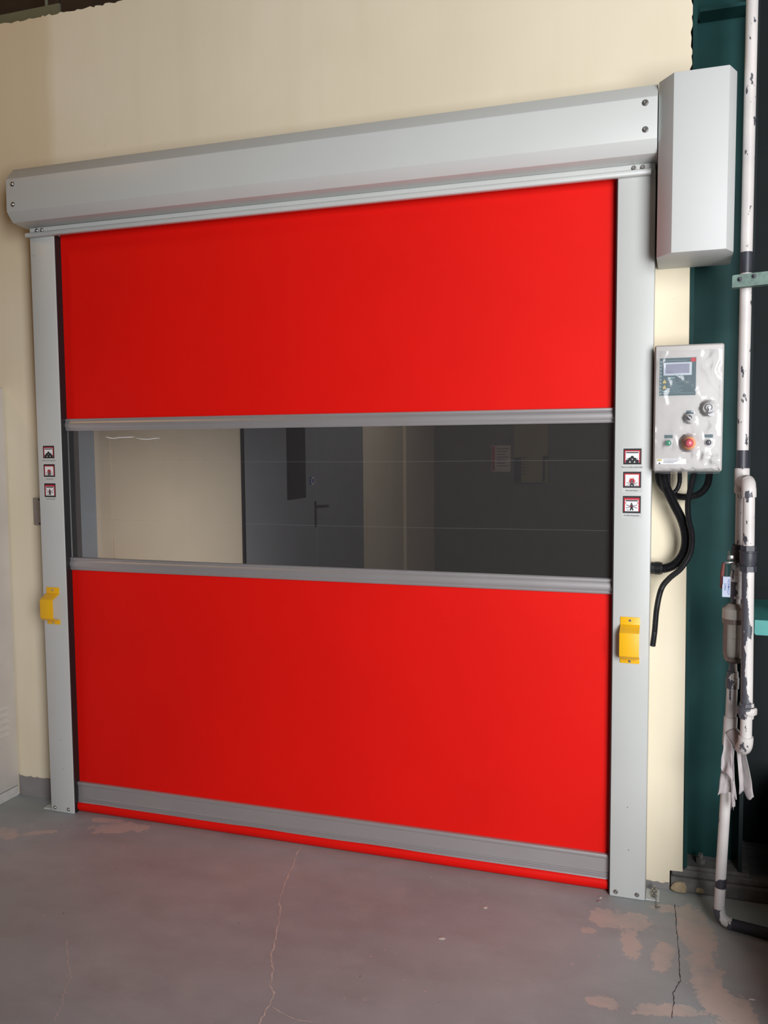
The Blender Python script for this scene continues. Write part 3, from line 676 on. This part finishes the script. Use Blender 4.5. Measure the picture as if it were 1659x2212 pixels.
# ================================================================== pipes
AP = thing('air_pipe', 'white peeling compressed-air pipe dropping in front of the green column', 'pipe', (2.7709, -.0912, 0))
PY = -.085; r = .0178
def pp(name, pts, rad, mat, seg=18): return obj(name, tube(B(), pts, rad, seg), mat, AP, 50)
pp('pipe', [(2.8110, PY, 3.6), (2.8105, PY, 2.6), (2.8108, PY, 2.19), (2.8115, PY, 1.83), (2.8130, PY, 1.555)], r, 'pipe_white')
pp('bare_sleeve', [(2.8108, PY, 2.205), (2.8108, PY, 2.14)], r*1.02, 'dark_metal')
pp('bare_sleeve', [(2.8125, PY, 1.585), (2.8128, PY, 1.520)], r*1.03, 'dark_metal')
def fitting(name, o, d, prof, mat, seg=18, phase=0): return obj(name, lathe(B(), o, d, prof, seg, 0, phase), mat, AP, 40)
fitting('tee', (2.8125, PY, 1.528), (0, 0, -1), [(0, r*1.15), (.003, r*1.28), (.02, r*1.28), (.058, r*1.28), (.078, r*1.28), (.081, r*1.12)], 'pipe_white')
FX, FYP = 2.8285, -.170
pp('stub', [(2.8130, PY-.005, 1.487), (2.8270, FYP+.012, 1.484)], r*1.12, 'pipe_half')
def elbow_pts(a, c, b, n=8):
    a, b, c = Vector(a), Vector(b), Vector(c)
    return [a*(1-t)**2+c*2*t*(1-t)+b*t*t for t in [i/n for i in range(n+1)]]
q = elbow_pts((2.8245, FYP+.035, 1.486), (2.8285, FYP, 1.486), (2.8285, FYP, 1.440), 10)
pp('elbow', q, [r*1.24]*len(q), 'pipe_half')
pp('bypass_pipe', [(2.8287, FYP, 1.446), (2.8305, FYP, 1.285)], r, 'pipe_half')
fitting('union_valve', (2.8306, FYP, 1.289), (0, 0, -1), [(0, r*1.1), (.001, r*1.36), (.016, r*1.36)], 'dark_metal', 6, .3)
fitting('union_valve', (2.8308, FYP, 1.273), (0, 0, -1), [(0, r*1.52), (.004, r*1.52), (.006, r*1.40), (.020, r*1.42), (.034, r*1.36), (.044, r*1.22), (.048, r*1.2)], 'dark_metal', 24)
fitting('union_valve', (2.8311, FYP, 1.226), (0, 0, -1), [(0, r*1.3), (.001, r*1.44), (.018, r*1.44), (.0185, r*1.1)], 'dark_metal', 8, .2)
pp('bypass_pipe', [(2.8312, FYP, 1.210), (2.8362, FYP, .785)], r*1.03, 'pipe_worn')
fitting('union_nut', (2.8362, FYP, .790), (0, 0, -1), [(0, r*1.1), (.001, r*1.22), (.013, r*1.22), (.014, r*1.6), (.018, r*1.78), (.034, r*1.78), (.038, r*1.6), (.039, r*1.25), (.051, r*1.22), (.052, r)], 'pipe_worn', 8, .2)
pp('bypass_pipe', [(2.8364, FYP, .742), (2.8366, FYP, .668)], r, 'pipe_white')
q = elbow_pts((2.8366, FYP, .680), (2.8368, FYP, .628), (2.8250, FYP+.048, .632), 10)
pp('elbow', q, [r*1.26]*len(q), 'pipe_half')
pp('stub', [(2.826, FYP+.045, .633), (2.795, PY, .668)], r*1.1, 'pipe_half')
# rear branch with ball valve, filter and drain
pp('pipe', [(2.8128, PY, 1.450), (2.8137, PY, 1.270)], r, 'pipe_white')
bv = fitting('ball_valve', (2.8110, PY, 1.282), (-.05, 0, -1), [(0, r*1.1), (.001, r*1.30), (.014, r*1.30), (.015, r*1.36), (.026, r*1.34), (.052, r*1.08), (.060, r*1.05)], 'dark_metal', 12)
bm = B(); tube(bm, [(2.806, PY-.012, 1.222), (2.796, PY-.045, 1.216)], [.013, .013], 14); tube(bm, [(2.796, PY-.045, 1.216), (2.794, PY-.055, 1.216)], [.008, .008], 6)
obj('valve_stem', bm, 'steel', bv, 40)
bm = B(); box(bm, 2.772, 2.793, PY-.030, PY-.024, 1.236, 1.250, .002); tube(bm, [(2.777, PY-.027, 1.264), (2.779, PY-.027, 1.225)], .003, 8); box(bm, 2.764, 2.792, PY-.030, PY-.024, 1.222, 1.229, .001)
obj('handle_plate', bm, 'steel', bv, 40)
obj('handle_sleeve', tube(B(), [(2.7625, PY-.027, 1.224), (2.7590, PY-.027, 1.19), (2.7575, PY-.027, 1.142)], [.005, .007, .006], 10), 'handle_red', bv, 50)
fitting('nipple', (2.8045, PY, 1.222), (-.02, 0, -1), [(0, r*.9), (.003, r*1.0), (.036, r*1.04), (.037, r*1.14), (.058, r*1.14), (.062, r*.95)], 'pipe_half')
fitting('coupling', (2.8038, PY, 1.162), (-.02, 0, -1), [(0, r*1.1), (.022, r*1.1), (.026, r*1.0), (.032, r*1.06), (.046, r*1.02), (.048, r*1.15), (.055, r*1.15), (.056, r*.85), (.076, r*.85)], 'pipe_worn', 10)
FXC = 2.8000
fl = fitting('filter_head', (FXC, PY, 1.090), (0, 0, -1), [(0, .020), (.006, .026), (.016, .0385), (.022, .0385), (.048, .0385)], 'bowl', 28)
obj('filter_bowl', lathe(B(), (FXC, PY, 1.041), (0, 0, -1), [(0, .0320), (.060, .0320), (.0605, .0308), (.062, .0308), (.0625, .0320), (.100, .0316), (.120, .0285), (.134, .021), (.142, .012)], 28), 'bowl', AP, 45)
bm = B()                                     # pressed guard: a shell with upright slots that show the bowl
prof = [(1.042, .0380), (1.026, .0380), (.946, .0380), (.930, .0372), (.914, .0335), (.902, .0270), (.895, .0180)]
for a in range(24):
    t0, t1 = math.tau*a/24, math.tau*(a+1)/24
    for (z0, r0), (z1, r1) in zip(prof[:-1], prof[1:]):
        if z0 < 1.03 and z1 > .91 and (a % 8) not in (1, 2): continue
        v = []
        for rr in (0, -.0022):
            v.append([bm.verts.new((FXC+(r_+rr)*math.cos(t), PY+(r_+rr)*math.sin(t), z_)) for t, z_, r_ in ((t0, z0, r0), (t1, z0, r0), (t1, z1, r1), (t0, z1, r1))])
        bm.faces.new(v[0]); bm.faces.new(v[1][::-1])
        for e in range(4): bm.faces.new((v[0][e], v[0][(e+1) % 4], v[1][(e+1) % 4], v[1][e]))
bmesh.ops.rotate(bm, verts=bm.verts, cent=(FXC, PY, 1), matrix=Matrix.Rotation(math.radians(-52), 3, 'Z'))
obj('bowl_guard', bm, 'guard', AP, 40)
fitting('coupling', (2.7990, PY, .897), (-.02, 0, -1), [(0, .012), (.016, .013), (.030, .014), (.032, .018), (.050, .019), (.052, .0215), (.086, .0215), (.088, .017)], 'pipe_worn', 10)
pp('pipe', [(2.7975, PY, .812), (2.7955, PY, .712)], r*.98, 'pipe_white')
fitting('tee', (2.7955, PY, .716), (-.03, 0, -1), [(0, r*1.0), (.002, r*1.2), (.08, r*1.22), (.098, r*1.2), (.100, r)], 'pipe_white')
pp('pipe', [(2.7925, PY, .625), (2.7830, PY-.003, .390), (2.7760, PY-.005, .200), (2.7725, PY-.006, .055)], r*.96, 'pipe_white')
pp('bare_sleeve', [(2.7765, PY-.005, .168), (2.7745, PY-.006, .135)], r*1.0, 'dark_metal')
q = elbow_pts((2.7725, PY-.006, .062), (2.7712, PY-.008, .020), (2.812, PY-.018, .0205), 8)
pp('elbow', q, [r*1.12]*len(q), 'pipe_worn')
pp('floor_pipe', [(2.805, PY-.016, .0195), (2.998, PY-.056, .0195)], r, 'dark_metal')
# tag hanging from the valve
tg = thing('valve_tag', 'small pale tag with blue lettering hanging from the valve handle', 'tag', (2.7720, -.125, 1.12))
obj('card', prism(B(), [(2.7605, 1.1820), (2.7825, 1.1820), (2.7835, 1.1790), (2.7835, 1.1180), (2.7820, 1.1160), (2.7605, 1.1160), (2.7590, 1.1180), (2.7590, 1.1540), (2.7605, 1.1600)], 'y', -.126, -.1248), 'tag', tg)
obj('string', tube(B(), [(2.7710, -.120, 1.224), (2.7715, -.1255, 1.200), (2.7715, -.1262, 1.180)], .0007, 6), 'chrome', tg)
t_ = text('NORMALLY', .0098, 2.7778, -.1264, 1.149, 'ink_blue', tg, rotz90=True)
t_ = text('OPEN', .0090, 2.7672, -.1264, 1.149, 'ink_blue', tg, rotz90=True)
# clamp bracket
CL = thing('pipe_clamp', 'weathered green angle bracket clamping the white pipe', 'bracket', (2.90, -.12, 2.09))
bm = B(); prism(bm, [(2.768, 2.0895), (3.029, 2.1010), (3.029, 2.1420), (2.772, 2.1275), (2.768, 2.1250)], 'y', -.140, -.134)
prism(bm, [(2.768, 2.0895), (3.029, 2.1010), (3.029, 2.1060), (2.768, 2.0945)], 'y', -.134, -.1065)
obj('bar', bm, 'clamp', CL)
for bx, bz in ((2.791, 2.113), (2.8315, 2.1205)):
    obj('bolt', lathe(B(), (bx, -.140, bz), (0, -1, 0), [(0, .0072), (.006, .0072), (.0062, .0042), (.013, .0042)], 6), 'dark_metal', CL)
# teal shelf beam
bm = B(); prism(bm, [(2.8590, .999), (2.8635, .994), (3.028, .994), (3.028, 1.0425), (2.8590, 1.0425)], 'y', -.104, -.098)
prism(bm, [(2.8590, 1.037), (3.028, 1.037), (3.028, 1.0425), (2.8590, 1.0425)], 'y', -.098, .30)
tag(obj('teal_bracket', bm, 'teal', base=(2.93, .1, .99)), 'teal steel shelf bracket poking in behind the front pipe', 'bracket')

# ================================================================== rag over the lower stub
def flap(bm, top, bot, n=22, m=18, amp=.012, ph=0.0, ragged=.012):
    g = []
    for j in range(m+1):
        v = j/m; row = []
        for i in range(n+1):
            u = i/n
            a = Vector(top[0]).lerp(Vector(top[1]), u); b = Vector(bot[0]).lerp(Vector(bot[1]), u); p = a.lerp(b, v)
            w = amp*(.25+.9*v)*(1-.3*u)
            p += Vector((.25*w*math.sin(5*u+ph+2*v), -w*math.sin(5.5*u+ph+1.4*v), 0))
            p += Vector((noise.noise(Vector((u*3, v*3, ph))), noise.noise(Vector((u*3, v*3, ph+7))), 0))*.006*v
            p.z += ragged*1.6*noise.noise(Vector((u*3.2, 1, ph)))*v
            row.append(bm.verts.new(p))
        g.append(row)
    for j in range(m):
        for i in range(n): bm.faces.new((g[j][i], g[j][i+1], g[j+1][i+1], g[j+1][i]))
bm = B()
A_, B_ = Vector((2.7985, -.090, .664)), Vector((2.8235, -.122, .636)); d_ = (B_-A_).normalized(); s_ = d_.cross(Vector((0, 0, 1))).normalized(); u_ = s_.cross(d_)
if s_.x > 0: s_ = -s_
if u_.z < 0: u_ = -u_
RR = .0235
g = []                                    # the saddle lies over the stub, the flaps hang from both its sides
for j in range(17):
    t = math.radians(-28+236*j/16); row = []
    for i in range(11):
        c = A_.lerp(B_, i/10); rr = RR*(1+.10*noise.noise(Vector((i*.5, j*.4, 3))))
        row.append(bm.verts.new(c+s_*math.cos(t)*rr+u_*math.sin(t)*rr))
    g.append(row)
for j in range(16):
    for i in range(10): bm.faces.new((g[j][i], g[j][i+1], g[j+1][i+1], g[j+1][i]))
L0, L1 = A_+s_*RR*.9-u_*RR*.45, B_+s_*RR*.9-u_*RR*.45
R0_, R1_ = A_-s_*RR*.9-u_*RR*.45, B_-s_*RR*.9-u_*RR*.45
flap(bm, (L0, L1), ((2.756, -.126, .462), (2.813, -.142, .468)), ph=.3, amp=.010)
flap(bm, (L0+Vector((-.002, -.003, .012)), L1+Vector((-.004, -.004, .010))), ((2.766, -.142, .556), (2.799, -.152, .520)), ph=2.2, amp=.008)
flap(bm, (R0_, R1_), ((2.826, -.112, .480), (2.868, -.122, .462)), ph=1.4, amp=.010)
flap(bm, ((2.797, -.136, .520), (2.807, -.140, .520)), ((2.801, -.146, .425), (2.811, -.144, .440)), n=8, m=8, ph=4.0, amp=.004)
rg = obj('rag', bm, 'rag', smooth=70, base=(2.81, -.12, .43)); tag(rg, 'dusty grey rag draped over the lower pipe elbow', 'rag')
sm = rg.modifiers.new('thickness', 'SOLIDIFY'); sm.thickness = .0012

# ================================================================== left side: cabinet and switch
MC = thing('metal_cabinet', 'off-white metal cabinet with louvres at the left edge', 'cabinet', (-.60, -.25, 0))
obj('body', box(B(), -.95, -.268, -.70, .110, .047, 1.880, .006, 3), 'cabinet', MC, 35)
obj('plinth', box(B(), -.94, -.2675, -.69, .104, 0, .045, .003), 'cabinet_base', MC)
for i in range(5):
    zc = .432-.0305*i
    bm = B(); sec = [(-.2695, zc-.0105), (-.2625, zc-.0100), (-.2600, zc-.006), (-.2625, zc+.002), (-.268, zc+.009), (-.2695, zc+.009)]
    prism(bm, sec, 'y', -.24, .058, 0, 0)
    for v in bm.verts:
        if v.co.y > .05: v.co.y -= .012*abs(v.co.z-zc)/.01
    obj('louvre', bm, 'cabinet', MC, 30)
SW = thing('wall_switch', 'beige wall switch half hidden behind the left door post', 'switch', (-.085, WF, 1.265))
obj('plate', box(B(), -.1265, -.050, .106, WF-.0005, 1.264, 1.3875, .003), 'switch', SW, 35)
obj('rocker', box(B(), -.101, -.070, .102, .1065, 1.302, 1.337, .002), 'switch', SW)
for zc in (1.272, 1.379): obj('screw', bolt(B(), -.094, .106, zc, .003), 'dark_metal', SW, 35)

# ================================================================== litter on the floor
def chip(x, y, sx, sy, a, label, m='chip'):
    bm = B(); pts = [(math.cos(t)*sx*random.uniform(.75, 1.1), math.sin(t)*sy*random.uniform(.75, 1.1)) for t in [i*math.tau/6+.2 for i in range(6)]]
    pts = [(x+p[0]*math.cos(a)-p[1]*math.sin(a), y+p[0]*math.sin(a)+p[1]*math.cos(a)) for p in pts]
    prism(bm, pts, 'z', .0004, .0024)
    tag(obj('paint_chip', bm, m, base=(x, y, 0)), label, 'chip', 'chips on the floor')
chip(2.006, -.215, .009, .007, .4, 'pale square chip on the open floor in front of the right half of the door')
chip(1.913, -.448, .012, .006, .3, 'long pale chip on the floor, farther forward of the door')
chip(2.382, -.025, .007, .005, 1.0, 'white chip just below the right end of the red floor seal')
chip(2.378, -.052, .008, .005, .2, 'bright crumpled chip below the right end of the seal', 'steel')
chip(2.848, -.477, .010, .003, .1, 'slim white chip at the bottom right of the floor')
bm = B(); tube(bm, spline([(2.563, .030, .014), (2.572, .005, .010), (2.573, -.020, .004), (2.576, -.034, .004)], .004), .0013, 6)
for a in (.3, 1.6, 2.7, 4.2): tube(bm, [(2.576, -.034, .005), (2.576+.010*math.cos(a), -.034+.010*math.sin(a), .004)], [.0035, .0015], 6)
tag(obj('wire_scrap', bm, 'steel', smooth=50, base=(2.572, 0, 0)), 'scrap of wire with a silvery knot beside the right post foot', 'wire')
